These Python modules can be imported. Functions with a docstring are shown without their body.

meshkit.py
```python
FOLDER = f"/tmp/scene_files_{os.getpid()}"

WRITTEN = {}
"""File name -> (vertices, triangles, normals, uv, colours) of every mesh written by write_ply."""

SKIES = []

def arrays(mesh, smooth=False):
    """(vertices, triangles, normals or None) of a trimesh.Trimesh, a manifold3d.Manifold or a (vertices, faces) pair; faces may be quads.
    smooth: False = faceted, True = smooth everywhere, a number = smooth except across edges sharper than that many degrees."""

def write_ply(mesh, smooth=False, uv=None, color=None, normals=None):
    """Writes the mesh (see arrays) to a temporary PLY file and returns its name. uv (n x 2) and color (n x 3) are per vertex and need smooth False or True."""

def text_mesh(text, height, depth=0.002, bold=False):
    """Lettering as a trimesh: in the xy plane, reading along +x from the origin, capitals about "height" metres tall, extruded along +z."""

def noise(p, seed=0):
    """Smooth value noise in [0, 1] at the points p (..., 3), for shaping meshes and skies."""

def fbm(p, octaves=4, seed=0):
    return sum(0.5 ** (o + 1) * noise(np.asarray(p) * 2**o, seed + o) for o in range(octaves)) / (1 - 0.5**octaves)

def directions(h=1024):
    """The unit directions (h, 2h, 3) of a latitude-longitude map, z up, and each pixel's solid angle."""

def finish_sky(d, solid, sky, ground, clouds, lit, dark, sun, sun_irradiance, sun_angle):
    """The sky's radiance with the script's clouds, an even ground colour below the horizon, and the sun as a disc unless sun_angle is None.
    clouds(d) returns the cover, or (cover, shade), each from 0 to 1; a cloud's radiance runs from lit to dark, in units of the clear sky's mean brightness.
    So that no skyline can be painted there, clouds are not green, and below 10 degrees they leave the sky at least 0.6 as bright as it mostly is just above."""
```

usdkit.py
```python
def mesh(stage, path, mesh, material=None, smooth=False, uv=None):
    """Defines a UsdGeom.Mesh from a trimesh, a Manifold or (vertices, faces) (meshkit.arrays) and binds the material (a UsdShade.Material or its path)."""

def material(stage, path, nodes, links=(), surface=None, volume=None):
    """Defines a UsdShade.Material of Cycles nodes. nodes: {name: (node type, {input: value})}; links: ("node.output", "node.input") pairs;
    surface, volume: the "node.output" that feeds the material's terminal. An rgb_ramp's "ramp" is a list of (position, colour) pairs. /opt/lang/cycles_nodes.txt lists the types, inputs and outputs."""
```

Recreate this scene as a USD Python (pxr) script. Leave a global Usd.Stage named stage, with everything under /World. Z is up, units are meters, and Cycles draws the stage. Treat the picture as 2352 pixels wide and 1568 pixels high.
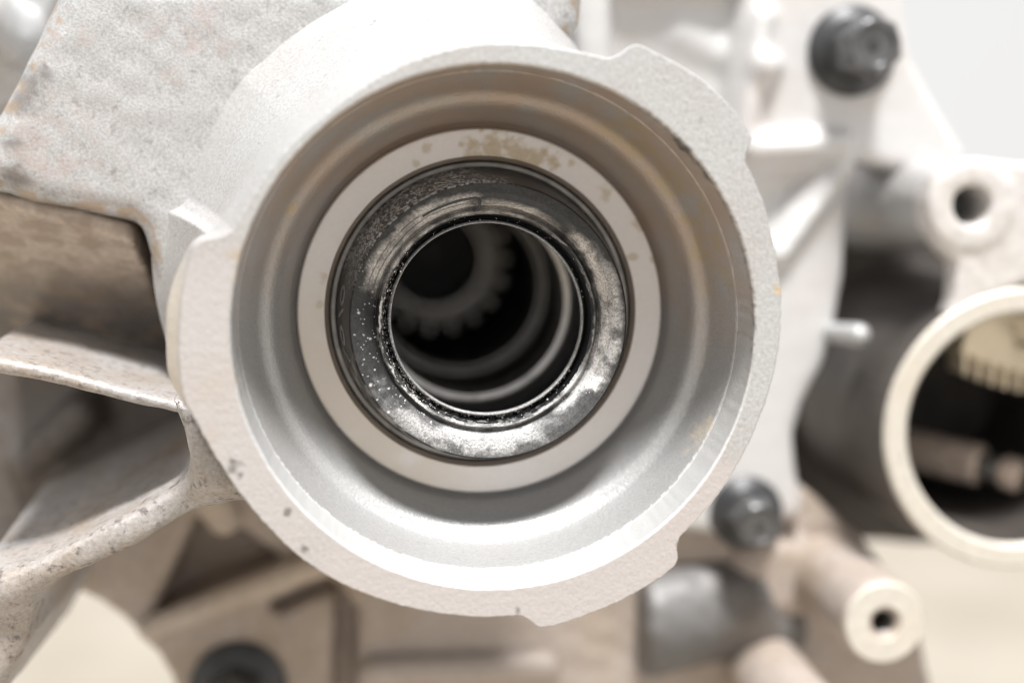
import math, numpy as np, trimesh, usdkit
from meshkit import fbm, noise, text_mesh
from pxr import Usd, UsdGeom, UsdLux, UsdShade, Sdf, Gf, Vt

stage = Usd.Stage.CreateInMemory()
UsdGeom.SetStageUpAxis(stage, UsdGeom.Tokens.z)
UsdGeom.SetStageMetersPerUnit(stage, 1.0)
world = UsdGeom.Xform.Define(stage, '/World'); stage.SetDefaultPrim(world.GetPrim())
UsdGeom.Scope.Define(stage, '/World/Looks')
rng = np.random.default_rng(7)

# ------------------------------------------------------------------ camera
W, H, FPX = 2352.0, 1568.0, 2352 * 50 / 36.0          # reference frame the sizes were measured in; focal length in that unit
SC = 0.2 / 2352                                         # metres per unit in the plane of the boss rim
VP, C0, Z0 = (830.0, 400.0), (1143.0, 761.0), 0.36      # where the axle axis vanishes, where it meets the rim, its height above ground
pitch, yaw = math.atan((784 - VP[1]) / FPX), math.atan((1176 - VP[0]) / FPX)
fw = np.array([math.sin(yaw) * math.cos(pitch), math.cos(yaw) * math.cos(pitch), -math.sin(pitch)])
rt = np.array([math.cos(yaw), -math.sin(yaw), 0.0]); up = np.cross(rt, fw)
def ray(u, v): return fw + (u - W / 2) / FPX * rt - (v - H / 2) / FPX * up
DIST = SC * FPX
CAM = np.array([0, 0, Z0]) - DIST * ray(*C0)
def P(u, v, y):
    d = ray(u, v); return CAM + d * ((y - CAM[1]) / d[1])
def R(px, y):                                           # a length measured in the frame -> metres in the plane y
    return px * SC * (y - CAM[1]) / (0 - CAM[1])
cam = UsdGeom.Camera.Define(stage, '/World/camera')
m = np.eye(4); m[0, :3], m[1, :3], m[2, :3], m[3, :3] = rt, up, -fw, CAM
cam.AddTransformOp().Set(Gf.Matrix4d(*m.ravel().tolist()))
cam.CreateHorizontalApertureAttr(36.0); cam.CreateVerticalApertureAttr(24.0); cam.CreateFocalLengthAttr(50.0)
cam.CreateClippingRangeAttr(Gf.Vec2f(0.01, 1000.0))
cam.CreateFStopAttr(4.5); cam.CreateFocusDistanceAttr(DIST + 0.020)
cam.CreateExposureAttr(0.60)

# ------------------------------------------------------------------ sky and sun (bright overcast)
SUN = np.array([0.03, -0.36, 0.92]); SUN /= np.linalg.norm(SUN)
el, az = math.asin(SUN[2]), math.atan2(SUN[0], SUN[1])
sky = usdkit.material(stage, '/World/Looks/sky_look', {
    'tc': ('texture_coordinate', {}),
    'sky': ('sky_texture', {'sky_type': 'single_scattering', 'sun_disc': False, 'sun_elevation': el, 'sun_rotation': az, 'aerosol_density': 2.0}),
    'no': ('noise_texture', {'scale': 2.2, 'detail': 5.0, 'roughness': 0.55}),
    'rp': ('rgb_ramp', {'ramp': [(0.25, (0.94, 0.94, 0.94)), (0.6, (1, 1, 1))]}),
    'cl': ('mix', {'mix_type': 'mix', 'fac': 0.9, 'color2': (5.9, 5.85, 5.8)}),
    'bg': ('background_shader', {'strength': 0.10}),
}, [('tc.generated', 'no.vector'), ('no.fac', 'rp.fac'), ('rp.color', 'cl.fac'), ('sky.color', 'cl.color1'), ('cl.color', 'bg.color')], surface='bg.background')
dome = UsdLux.DomeLight.Define(stage, '/World/sky')
UsdShade.MaterialBindingAPI.Apply(dome.GetPrim()).Bind(sky)
dome.GetPrim().SetCustomDataByKey('kind', 'structure')
sun = UsdLux.DistantLight.Define(stage, '/World/sun')
sun.CreateIntensityAttr(1.25); sun.CreateAngleAttr(12.0); sun.CreateColorAttr(Gf.Vec3f(1.0, 0.995, 0.985))
sun.CreateNormalizeAttr(True)
zz = SUN; xx = np.cross([0, 1, 0], zz); xx /= np.linalg.norm(xx); yy = np.cross(zz, xx)
m = np.eye(4); m[0, :3], m[1, :3], m[2, :3] = xx, yy, zz
sun.AddTransformOp().Set(Gf.Matrix4d(*m.ravel().tolist()))

# ------------------------------------------------------------------ helpers
used = {}
def numbered(parent, name):
    k = used.get((parent, name), 0); used[(parent, name)] = k + 1
    return f'{parent}/{name}' + (f'_{k:03d}' if k else '')
def meta(prim, **kw):
    for k, v in kw.items():
        if v: prim.SetCustomDataByKey(k, v)
    return prim
def thing(name, label, cat, loc=(0, 0, 0), group=None):
    x = UsdGeom.Xform.Define(stage, numbered('/World', name)); x.AddTranslateOp().Set(Gf.Vec3d(*map(float, loc)))
    return meta(x.GetPrim(), label=label, category=cat, group=group)
def obj(name, mesh, mat, parent=None, smooth=30, label=None, kind=None, primvars=None):
    root = '/World'; off = np.zeros(3)
    if parent is not None:
        root = str(parent.GetPath()); q = parent
        while str(q.GetPath()) != '/World':
            t = q.GetAttribute('xformOp:translate')
            if t and t.Get() is not None: off += np.array(t.Get())
            q = q.GetParent()
    if isinstance(mesh, (list, tuple)) and not isinstance(mesh[0], np.ndarray): mesh = trimesh.util.concatenate(mesh)
    if isinstance(mesh, tuple): v, f = mesh
    else: v, f = np.array(mesh.vertices), np.array(mesh.faces)
    p = usdkit.mesh(stage, numbered(root, name), (np.asarray(v) - off, f), mat, smooth=True if primvars else smooth)
    for k, val in (primvars or {}).items():
        val = np.asarray(val, np.float32); api = UsdGeom.PrimvarsAPI(p)
        if val.ndim == 1: api.CreatePrimvar(k, Sdf.ValueTypeNames.FloatArray, 'vertex').Set(Vt.FloatArray.FromNumpy(val))
        else: api.CreatePrimvar(k, Sdf.ValueTypeNames.Color3fArray, 'vertex').Set(Vt.Vec3fArray.FromNumpy(val))
    return meta(p.GetPrim(), label=label, kind=kind)

NT = 1440
TH = np.linspace(0, 2 * np.pi, NT, endpoint=False)
def polar(rows, center=(0, 0), rough=0.0, n=NT, seed=0):
    """rows: (y, r) with scalars or arrays over the angle, from the outside in; 'S' repeats the row before it for a sharp edge."""
    th = np.linspace(0, 2 * np.pi, n, endpoint=False); Y, Rr, grp, g = [], [], [], 0
    for row in rows:
        if isinstance(row, str): Y.append(Y[-1]); Rr.append(Rr[-1]); g += 1; grp.append(g); continue
        Y.append(np.broadcast_to(row[0], n)); Rr.append(np.broadcast_to(row[1], n)); grp.append(g)
    Y, Rr = np.array(Y, float), np.array(Rr, float); k = len(Y)
    V = np.stack([center[0] + Rr * np.cos(th), Y, Z0 + center[1] + Rr * np.sin(th)], -1)
    if rough:
        V[..., 1] += rough * (fbm(V * 900, 3, seed) - .5) * 2
        d = rough * (fbm(V * 700, 3, seed + 9) - .5) * 2; V[..., 0] += d * np.cos(th); V[..., 2] += d * np.sin(th)
    j = np.arange(n); jn = (j + 1) % n; F = []
    for i in range(k - 1):
        if grp[i] != grp[i + 1]: continue
        a, b, c, e = i * n + j, i * n + jn, (i + 1) * n + jn, (i + 1) * n + j
        F += [np.stack([a, b, c], 1), np.stack([a, c, e], 1)]
    return V.reshape(-1, 3), np.concatenate(F)
def dense(rows, step=0.0006):
    """Splits long (y, r) steps so that vertex colours have something to sit on."""
    out = []
    for row in rows:
        if out and not isinstance(row, str) and not isinstance(out[-1], str):
            a, b = out[-1], row
            L = max(np.max(np.abs(np.asarray(a[0]) - b[0])), np.max(np.abs(np.asarray(a[1]) - b[1]))); q = int(max(1, math.ceil(L / step)))
            out += [(np.asarray(a[0]) * (1 - t) + np.asarray(b[0]) * t, np.asarray(a[1]) * (1 - t) + np.asarray(b[1]) * t) for t in np.arange(1, q) / q]
        elif out and isinstance(out[-1], str) and not isinstance(row, str):
            a = [o for o in out if not isinstance(o, str)][-1]; b = row
            L = max(np.max(np.abs(np.asarray(a[0]) - b[0])), np.max(np.abs(np.asarray(a[1]) - b[1]))); q = int(max(1, math.ceil(L / step)))
            out += [(np.asarray(a[0]) * (1 - t) + np.asarray(b[0]) * t, np.asarray(a[1]) * (1 - t) + np.asarray(b[1]) * t) for t in np.arange(1, q) / q]
        out.append(row)
    return out
def sstep(a, b, x): t = np.clip((x - a) / (b - a), 0, 1); return t * t * (3 - 2 * t)
def lerp(a, b, t): return a * (1 - t) + b * t
def spots(V, items):
    """items: (point, radius, strength) -> soft blobs broken up by noise, as a factor per vertex."""
    f = np.zeros(len(V)); n = fbm(V * 650, 4, 3); n2 = fbm(V * 2200, 2, 8)
    for p, r, s in items:
        d = np.linalg.norm(V - p, axis=1) / r
        f = np.maximum(f, s * sstep(1.15, 0.25, d + (n - .5) * 1.7) * (.75 + .5 * n2))
    return f

# ---- signed distances, smooth unions and surface nets: cast metal with its fillets
def surface_nets(F, o, h):
    n = np.array(F.shape); ins = F < 0; c = [(i, j, k) for i in (0, 1) for j in (0, 1) for k in (0, 1)]
    sl = lambda a: tuple(slice(q, s - 1 + q) for q, s in zip(a, n))
    cnt = sum(ins[sl(a)].astype(np.int8) for a in c); act = (cnt > 0) & (cnt < 8)
    idx = -np.ones(act.shape, np.int64); cells = np.argwhere(act); idx[act] = np.arange(len(cells))
    acc, w = np.zeros((len(cells), 3)), np.zeros(len(cells)); ci = cells
    val = {a: F[ci[:, 0] + a[0], ci[:, 1] + a[1], ci[:, 2] + a[2]] for a in c}
    for a in c:
        for ax in range(3):
            if a[ax]: continue
            b = tuple(a[k] + (k == ax) for k in range(3)); fa, fb = val[a], val[b]; x = (fa < 0) != (fb < 0)
            t = np.where(x, fa / np.where(x, fa - fb, 1), 0)
            p = np.array(a, float)[None] + t[:, None] * (np.eye(3)[ax])[None]
            acc += np.where(x[:, None], p, 0); w += x
    V = o + h * (cells + acc / w[:, None]); T = []
    for ax in range(3):
        b, d = (ax + 1) % 3, (ax + 2) % 3
        A = [slice(None)] * 3; B = [slice(None)] * 3; A[ax] = slice(0, -1); B[ax] = slice(1, None)
        ch = ins[tuple(A)] != ins[tuple(B)]; e = np.argwhere(ch)
        e = e[(e[:, b] > 0) & (e[:, d] > 0) & (e[:, b] < n[b] - 1) & (e[:, d] < n[d] - 1)]
        def cell(db, dd): q = e.copy(); q[:, b] -= db; q[:, d] -= dd; return idx[q[:, 0], q[:, 1], q[:, 2]]
        q = np.stack([cell(1, 1), cell(0, 1), cell(0, 0), cell(1, 0)], 1); flip = ~ins[e[:, 0], e[:, 1], e[:, 2]]
        q[flip] = q[flip][:, ::-1]; T += [q[:, [0, 1, 2]], q[:, [0, 2, 3]]]
    return V, np.concatenate(T)
class Field:
    def __init__(s, lo, hi, h):
        s.o, s.h = np.array(lo, float), h; n = np.ceil((np.array(hi) - s.o) / h).astype(int) + 1
        s.x, s.y, s.z = [s.o[k] + h * np.arange(n[k]) for k in range(3)]
        s.X, s.Y, s.Zz = np.meshgrid(s.x, s.y, s.z, indexing='ij', sparse=True)
        s.F = np.full(tuple(n), 1.0, np.float32)
    def poly2(s, pts):
        x, z = np.meshgrid(s.x, s.z, indexing='ij'); d = np.full(x.shape, 1e9); inside = np.zeros(x.shape, bool)
        for (ax, az_), (bx, bz) in zip(pts, np.roll(pts, -1, axis=0)):
            ex, ez = bx - ax, bz - az_; t = np.clip(((x - ax) * ex + (z - az_) * ez) / (ex * ex + ez * ez + 1e-15), 0, 1)
            d = np.minimum(d, (x - ax - t * ex) ** 2 + (z - az_ - t * ez) ** 2)
            if abs(ez) > 1e-12: inside ^= ((az_ > z) != (bz > z)) & (x < ex * (z - az_) / ez + ax)
        return np.sqrt(d) * np.where(inside, -1, 1)
    def slab(s, uv, y0, y1, r=0.002, draft=0.0, yref=None):
        pts = np.array([P(u, v, y0 if yref is None else yref)[[0, 2]] for u, v in uv]); d2 = s.poly2(pts)[:, None, :] - draft * (s.Y - y0)
        w0, w1 = d2 + r, np.abs(s.Y - (y0 + y1) / 2) - (y1 - y0) / 2 + r
        return (np.minimum(np.maximum(w0, w1), 0) + np.sqrt(np.maximum(w0, 0) ** 2 + np.maximum(w1, 0) ** 2) - r).astype(np.float32)
    def cone(s, c, r0, r1, y0, y1, r=0.0015, tilt=(0, 0)):
        t = s.Y - y0; q = np.sqrt((s.X - c[0] - tilt[0] * t) ** 2 + (s.Zz - c[2] - tilt[1] * t) ** 2) - (r0 + (r1 - r0) * np.clip(t / (y1 - y0), 0, 1))
        w0, w1 = q + r, np.abs(s.Y - (y0 + y1) / 2) - (y1 - y0) / 2 + r
        return (np.minimum(np.maximum(w0, w1), 0) + np.sqrt(np.maximum(w0, 0) ** 2 + np.maximum(w1, 0) ** 2) - r).astype(np.float32)
    def capsule(s, a, b, ra, rb):
        a, b = np.array(a), np.array(b); e = b - a
        t = np.clip(((s.X - a[0]) * e[0] + (s.Y - a[1]) * e[1] + (s.Zz - a[2]) * e[2]) / (e @ e), 0, 1)
        return (np.sqrt((s.X - a[0] - t * e[0]) ** 2 + (s.Y - a[1] - t * e[1]) ** 2 + (s.Zz - a[2] - t * e[2]) ** 2) - (ra + (rb - ra) * t)).astype(np.float32)
    def add(s, d, k=0.003):
        hh = np.maximum(k - np.abs(s.F - d), 0) / k; s.F = np.minimum(s.F, d) - hh * hh * k * .25; return s
    def cut(s, d, k=0.002):
        hh = np.maximum(k - np.abs(s.F + d), 0) / k; s.F = np.maximum(s.F, -d) + hh * hh * k * .25; return s
    def mesh(s, rough=0.0, seed=1):
        if rough:
            n = noise(np.stack(np.meshgrid(s.x, s.y, s.z, indexing='ij'), -1) * 260, seed); s.F = s.F + rough * (n.astype(np.float32) - .5)
        s.F[[0, -1]] = s.F[:, [0, -1]] = 1; s.F[:, :, [0, -1]] = 1
        return surface_nets(s.F, s.o, s.h)
def box_of(uvs, y0, y1, pad=0.006):
    q = np.array([P(u, v, y) for u, v in uvs for y in (y0, y1)]); q = np.vstack([q, [P(u, v, y0) + [0, y1 - y0, 0] for u, v in uvs]])
    return np.array([q[:, 0].min() - pad, y0 - pad, q[:, 2].min() - pad]), np.array([q[:, 0].max() + pad, y1 + pad, q[:, 2].max() + pad])

# ------------------------------------------------------------------ materials
def look(name, nodes, links, surface='p.BSDF'): return usdkit.material(stage, f'/World/Looks/{name}', nodes, links, surface=surface)
def cast(name, base, stain, dark, metallic=0.25, rough=0.5, amount=0.5, grain=900, bump=0.35, spec=0.5, painted=False, gcon=0.16, speck=0.6, sp0=0.62):
    """Cast aluminium: base tone, reddish brown stain in clouds, dark specks, sand grain; painted = the stain and shade colours that the mesh carries."""
    n = {'g': ('geometry', {}),
         'n1': ('noise_texture', {'scale': 38.0, 'detail': 5.0, 'roughness': 0.62}),
         'r1': ('rgb_ramp', {'ramp': [(0.46, (0, 0, 0)), (0.46 + 0.30, (amount,) * 3)]}),
         'n2': ('noise_texture', {'scale': 420.0, 'detail': 4.0, 'roughness': 0.65}),
         'r2': ('rgb_ramp', {'ramp': [(sp0, (0, 0, 0)), (sp0 + 0.14, (speck,) * 3)]}),
         'n3': ('noise_texture', {'scale': float(grain), 'detail': 3.0, 'roughness': 0.6}),
         'r3': ('rgb_ramp', {'ramp': [(0.3, (1 - gcon,) * 3), (0.7, (1 + gcon * .55,) * 3)]}),
         'm1': ('mix', {'mix_type': 'mix', 'color1': base, 'color2': stain}), 'm2': ('mix', {'mix_type': 'mix', 'color2': dark}),
         'm3': ('mix', {'mix_type': 'multiply', 'fac': 1.0}),
         'b': ('bump', {'strength': bump, 'distance': 0.0003}),
         'p': ('principled_bsdf', {'metallic': metallic, 'roughness': rough, 'specular_ior_level': spec})}
    l = [('g.position', 'n1.vector'), ('g.position', 'n2.vector'), ('g.position', 'n3.vector'), ('n1.fac', 'r1.fac'), ('n2.fac', 'r2.fac'), ('n3.fac', 'r3.fac'),
         ('r1.color', 'm1.fac'), ('m1.color', 'm2.color1'), ('r2.color', 'm2.fac'), ('m2.color', 'm3.color1'), ('r3.color', 'm3.color2'),
         ('n3.fac', 'b.height'), ('b.normal', 'p.normal')]
    if painted:
        n.update({'ac': ('attribute', {'attribute': 'stain_color'}), 'af': ('attribute', {'attribute': 'stain'}), 'm4': ('mix', {'mix_type': 'mix'})})
        l += [('m3.color', 'm4.color1'), ('ac.color', 'm4.color2'), ('af.fac', 'm4.fac'), ('m4.color', 'p.base_color')]
    else: l += [('m3.color', 'p.base_color')]
    return look(name, n, l)
PINK, TAN = (0.46, 0.38, 0.355), (0.42, 0.33, 0.25)
M = {}
M['rim'] = cast('cast_aluminium', (0.50, 0.50, 0.497), (0.46, 0.41, 0.39), (0.20, 0.19, 0.19), amount=0.6, painted=True, metallic=.4, rough=.45, grain=1500, gcon=.19)
M['wall'] = cast('weathered_casting', (0.47, 0.47, 0.468), (0.43, 0.365, 0.345), (0.20, 0.19, 0.19), amount=0.7, grain=1100, metallic=.35, gcon=.22)
M['wall_stained'] = cast('stained_wall', (0.47, 0.47, 0.468), (0.43, 0.375, 0.355), (0.20, 0.19, 0.19), amount=0.3, grain=1700, metallic=.35, gcon=.26, sp0=.58, painted=True)
M['brown'] = cast('stained_casting', (0.43, 0.37, 0.33), (0.35, 0.27, 0.195), (0.14, 0.12, 0.10), amount=0.8, grain=500, rough=0.6)
M['pale'] = cast('pale_casting', (0.615, 0.605, 0.60), (0.585, 0.495, 0.455), (0.35, 0.32, 0.30), amount=0.5, grain=500, rough=0.5, gcon=.06, speck=.15)
M['ear'] = cast('worn_pale_face', (0.61, 0.585, 0.57), (0.59, 0.53, 0.47), (0.5, 0.45, 0.4), amount=0.4, grain=500, rough=0.5, bump=0.1)
M['tan_stained_shaded'] = cast('tan_stained_shaded_casting', (0.43, 0.36, 0.30), (0.38, 0.29, 0.21), (0.2, 0.17, 0.14), amount=0.7, grain=600, rough=0.6, painted=True)
M['dull'] = cast('dull_grey_casting', (0.155, 0.15, 0.147), (0.15, 0.125, 0.105), (0.08, 0.07, 0.06), amount=0.7, grain=500, rough=0.5)
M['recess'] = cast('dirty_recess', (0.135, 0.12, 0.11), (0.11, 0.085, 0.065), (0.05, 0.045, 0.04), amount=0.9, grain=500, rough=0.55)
M['worn_rib'] = cast('worn_rib_face', (0.41, 0.385, 0.37), (0.33, 0.255, 0.19), (0.12, 0.10, 0.09), amount=0.95, grain=1100, metallic=.3, gcon=.2, speck=.8, sp0=.55)
M['tanrib'] = cast('tan_rib_face', (0.50, 0.43, 0.37), (0.44, 0.35, 0.26), (0.2, 0.17, 0.14), amount=0.6, grain=500, rough=0.6)
M['cream'] = cast('machined_cream_face', (0.62, 0.58, 0.515), (0.58, 0.51, 0.40), (0.5, 0.45, 0.4), amount=0.4, grain=500, rough=0.5, bump=0.1)
M['seat'] = cast('machined_seat', (0.80, 0.765, 0.748), (0.75, 0.68, 0.635), (0.5, 0.45, 0.42), metallic=0.3, rough=0.42, amount=0.35, grain=1200, bump=0.03, painted=True, gcon=.03, speck=.12)
def dusty(name, base, rough=0.42, bump=0.22):
    """Black rubber under pale dust: the mesh carries how much dust lies where and its tone; fine noise breaks it up softly."""
    return look(name, {'g': ('geometry', {}), 'af': ('attribute', {'attribute': 'stain'}), 'ac': ('attribute', {'attribute': 'stain_color'}),
        'n': ('noise_texture', {'scale': 1900.0, 'detail': 4.0, 'roughness': 0.72}), 'n0': ('map_range', {'from_min': 0.30, 'from_max': 0.70, 'to_min': 0.36, 'to_max': 1.35}),
        'mu': ('math', {'math_type': 'multiply', 'use_clamp': True}),
        'm': ('mix', {'mix_type': 'mix', 'color1': base}), 'ro': ('map_range', {'from_min': 0.0, 'from_max': 0.8, 'to_min': rough, 'to_max': 0.85}),
        'b': ('bump', {'strength': bump, 'distance': 0.0002}), 'p': ('principled_bsdf', {'roughness': rough, 'specular_ior_level': 0.24})},
        [('g.position', 'n.vector'), ('n.fac', 'n0.value'), ('n0.result', 'mu.value1'), ('af.fac', 'mu.value2'), ('mu.value', 'm.fac'), ('ac.color', 'm.color2'),
         ('m.color', 'p.base_color'), ('mu.value', 'ro.value'), ('ro.result', 'p.roughness'), ('n.fac', 'b.height'), ('b.normal', 'p.normal')])
M['rubber'] = dusty('dusty_rubber', (0.016, 0.0163, 0.0167))
def plain(name, col, metallic=0.0, rough=0.5, scale=300.0, var=0.25, bump=0.1):
    lo, hi = tuple(c * (1 - var) for c in col), tuple(min(1, c * (1 + var)) for c in col)
    return look(name, {'g': ('geometry', {}), 'n': ('noise_texture', {'scale': scale, 'detail': 4.0}), 'r': ('rgb_ramp', {'ramp': [(0.3, lo), (0.7, hi)]}),
        'b': ('bump', {'strength': bump, 'distance': 0.0003}), 'p': ('principled_bsdf', {'metallic': metallic, 'roughness': rough})},
        [('g.position', 'n.vector'), ('n.fac', 'r.fac'), ('r.color', 'p.base_color'), ('n.fac', 'b.height'), ('b.normal', 'p.normal')])
M['case'] = plain('seal_case_steel', (0.30, 0.29, 0.28), 0.7, 0.4)
M['bore'] = plain('oily_bore', (0.03, 0.028, 0.026), 0.0, 0.35)
M['steel'] = plain('ground_steel', (0.70, 0.66, 0.62), 1.0, 0.22, var=0.08, bump=0.03)
M['tooth'] = plain('oily_tooth_steel', (0.50, 0.46, 0.42), 0.9, 0.24)
M['race'] = plain('dull_steel', (0.46, 0.44, 0.42), 0.7, 0.34, var=0.15, bump=0.05)
M['dark_steel'] = plain('dark_steel', (0.22, 0.21, 0.20), 0.8, 0.4)
M['bolt'] = plain('black_oxide', (0.045, 0.0455, 0.047), 0.2, 0.42)
M['bolt_head'] = plain('worn_black_oxide', (0.15, 0.15, 0.152), 0.75, 0.32)
M['shaft'] = plain('stained_shaft', (0.74, 0.60, 0.50), 0.4, 0.45)
M['gear'] = plain('yellowed_gear_steel', (0.78, 0.68, 0.52), 0.4, 0.45, scale=60.0)
M['dust'] = plain('pale_dust', (0.62, 0.60, 0.57), 0.0, 0.9)
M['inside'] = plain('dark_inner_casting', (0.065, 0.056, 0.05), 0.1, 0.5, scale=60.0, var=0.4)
M['ground'] = look('pale_concrete', {'g': ('geometry', {}), 'n': ('noise_texture', {'scale': 6.0, 'detail': 8.0, 'roughness': 0.6}),
    'r': ('rgb_ramp', {'ramp': [(0.3, (0.22, 0.192, 0.155)), (0.7, (0.31, 0.28, 0.235))]}), 'b': ('bump', {'strength': 0.3, 'distance': 0.005}), 'p': ('principled_bsdf', {'roughness': 0.85})},
    [('g.position', 'n.vector'), ('n.fac', 'r.fac'), ('r.color', 'p.base_color'), ('n.fac', 'b.height'), ('b.normal', 'p.normal')])

# ------------------------------------------------------------------ ground
g = np.array([[-80, -80, 0], [80, -80, 0], [80, 80, 0], [-80, 80, 0]], float)
ground = obj('ground', (g, np.array([[0, 1, 2], [0, 2, 3]])), M['ground'], kind='structure', smooth=False)
meta(ground, label='pale sunlit ground blurred far below the castings', category='ground')

# ------------------------------------------------------------------ main casting
gh = thing('axle_housing', 'cast aluminium gear housing with the large round axle boss in front', 'housing', (0, 0, Z0))
outline = [(1795, 680), (1788, 620), (1765, 500), (1740, 430), (1712, 372), (1716, 345), (1728, 318), (1690, 258), (1640, 205), (1580, 160), (1520, 128), (1470, 103), (1452, 102), (1432, 122), (1405, 133),
           (1385, 132), (1300, 113), (1200, 100), (1100, 100), (1010, 118), (930, 146), (840, 195), (740, 268), (640, 362), (590, 432), (556, 490), (532, 530), (505, 545), (462, 552), (446, 566), (430, 620),
           (415, 700), (411, 790), (413, 870), (424, 925), (446, 960), (478, 1020), (515, 1080), (560, 1144), (625, 1220), (690, 1281), (770, 1332), (860, 1372), (950, 1398), (1040, 1412), (1120, 1418), (1190, 1413),
           (1212, 1420), (1238, 1441), (1262, 1440), (1350, 1412), (1440, 1372), (1548, 1304), (1559, 1284), (1554, 1258), (1562, 1232), (1625, 1168), (1700, 1058), (1745, 960), (1778, 860), (1792, 770)]
q = np.array([P(u, v, 0) for u, v in outline]); qa, qr = np.arctan2(q[:, 2] - Z0, q[:, 0]), np.hypot(q[:, 0], q[:, 2] - Z0)
o = np.argsort(qa); R_OUT = np.interp(TH, np.concatenate([qa[o] - 2 * np.pi, qa[o], qa[o] + 2 * np.pi]), np.tile(qr[o], 3))
k = np.hanning(9); k /= k.sum(); R_OUT = np.convolve(np.r_[R_OUT[-4:], R_OUT, R_OUT[:4]], k, 'valid')
R_SM = R_OUT.copy(); kw = np.hanning(121); kw /= kw.sum(); R_WIDE = np.convolve(np.r_[R_SM[-60:], R_SM, R_SM[:60]], kw, 'valid'); R_OUT = R_OUT + 0.00022 * (noise(np.stack([60 * np.cos(TH), 60 * np.sin(TH), 0 * TH], 1), 5) - .5)
DEG = np.degrees(TH)
def bump_ang(a0, a1, soft, d=None):
    d = DEG if d is None else d; c, hw = (a0 + a1) / 2, (a1 - a0) / 2; x = np.abs((d - c + 180) % 360 - 180); return sstep(hw + soft, hw - soft, x)
base = np.full(NT, 0.0552) + 0.0035 * bump_ang(120, 240, 30)          # round body the lugs grow out of
R_BASE = np.minimum(R_SM, base)
grow = np.interp(DEG, [0, 62, 80, 100, 135, 165, 180, 192, 205, 360], [.0015, .0015, .018, .024, .0235, .016, .012, .009, .002, .0015])   # how far the body has widened at the wall
lugL = sstep(156, 178, DEG) * (1 - sstep(186, 198, DEG))
def skirt(y):
    t = sstep(0.004, 0.030, y); r = lerp(lerp(R_OUT, lerp(R_SM, R_WIDE, sstep(.003, .020, y)), sstep(0, .0025, y)), R_BASE, t * (1 - lugL)) + grow * (0.46 * y / .05 + 0.54 * np.clip((y - .012) / .038, 0, 1.1) ** 2.6)
    step = lugL * (0.0026 * sstep(0.0, 0.008, y) - 0.0048 * sstep(0.0085, 0.0095, y))
    return r + step
rows = [(y, skirt(y)) for y in np.r_[np.linspace(0.052, 0.011, 42), np.linspace(0.0100, 0.0006, 20)]]
rows += [(0.0003, R_OUT - 0.00005), (0.0000, R_OUT - 0.00030), 'S']
wob = 0.00012 * (noise(np.stack([40 * np.cos(TH), 40 * np.sin(TH), 0 * TH], 1), 8) - .5)
rows += [(0.0, lerp(R_OUT - 0.0003, 0.0516 + wob + .0003, t)) for t in np.linspace(0.03, 0.98, 40)] + [(0.0, 0.0517 + wob), (0.0003, 0.0514 + wob), 'S']
rows += [(y, r + wob) for y, r in zip(np.linspace(0.0008, 0.0118, 16), np.linspace(0.05140, 0.0511, 16))] + ['S']
prof = np.array([(0.0122, 0.0508), (0.0140, 0.0503), (0.0175, 0.0496), (0.0205, 0.0488), (0.0228, 0.0478), (0.0238, 0.0467), (0.0243, 0.0458), (0.0252, 0.0448), (0.0274, 0.0437), (0.0308, 0.0428), (0.0348, 0.0420), (0.0385, 0.0412), (0.0396, 0.0403)])
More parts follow.
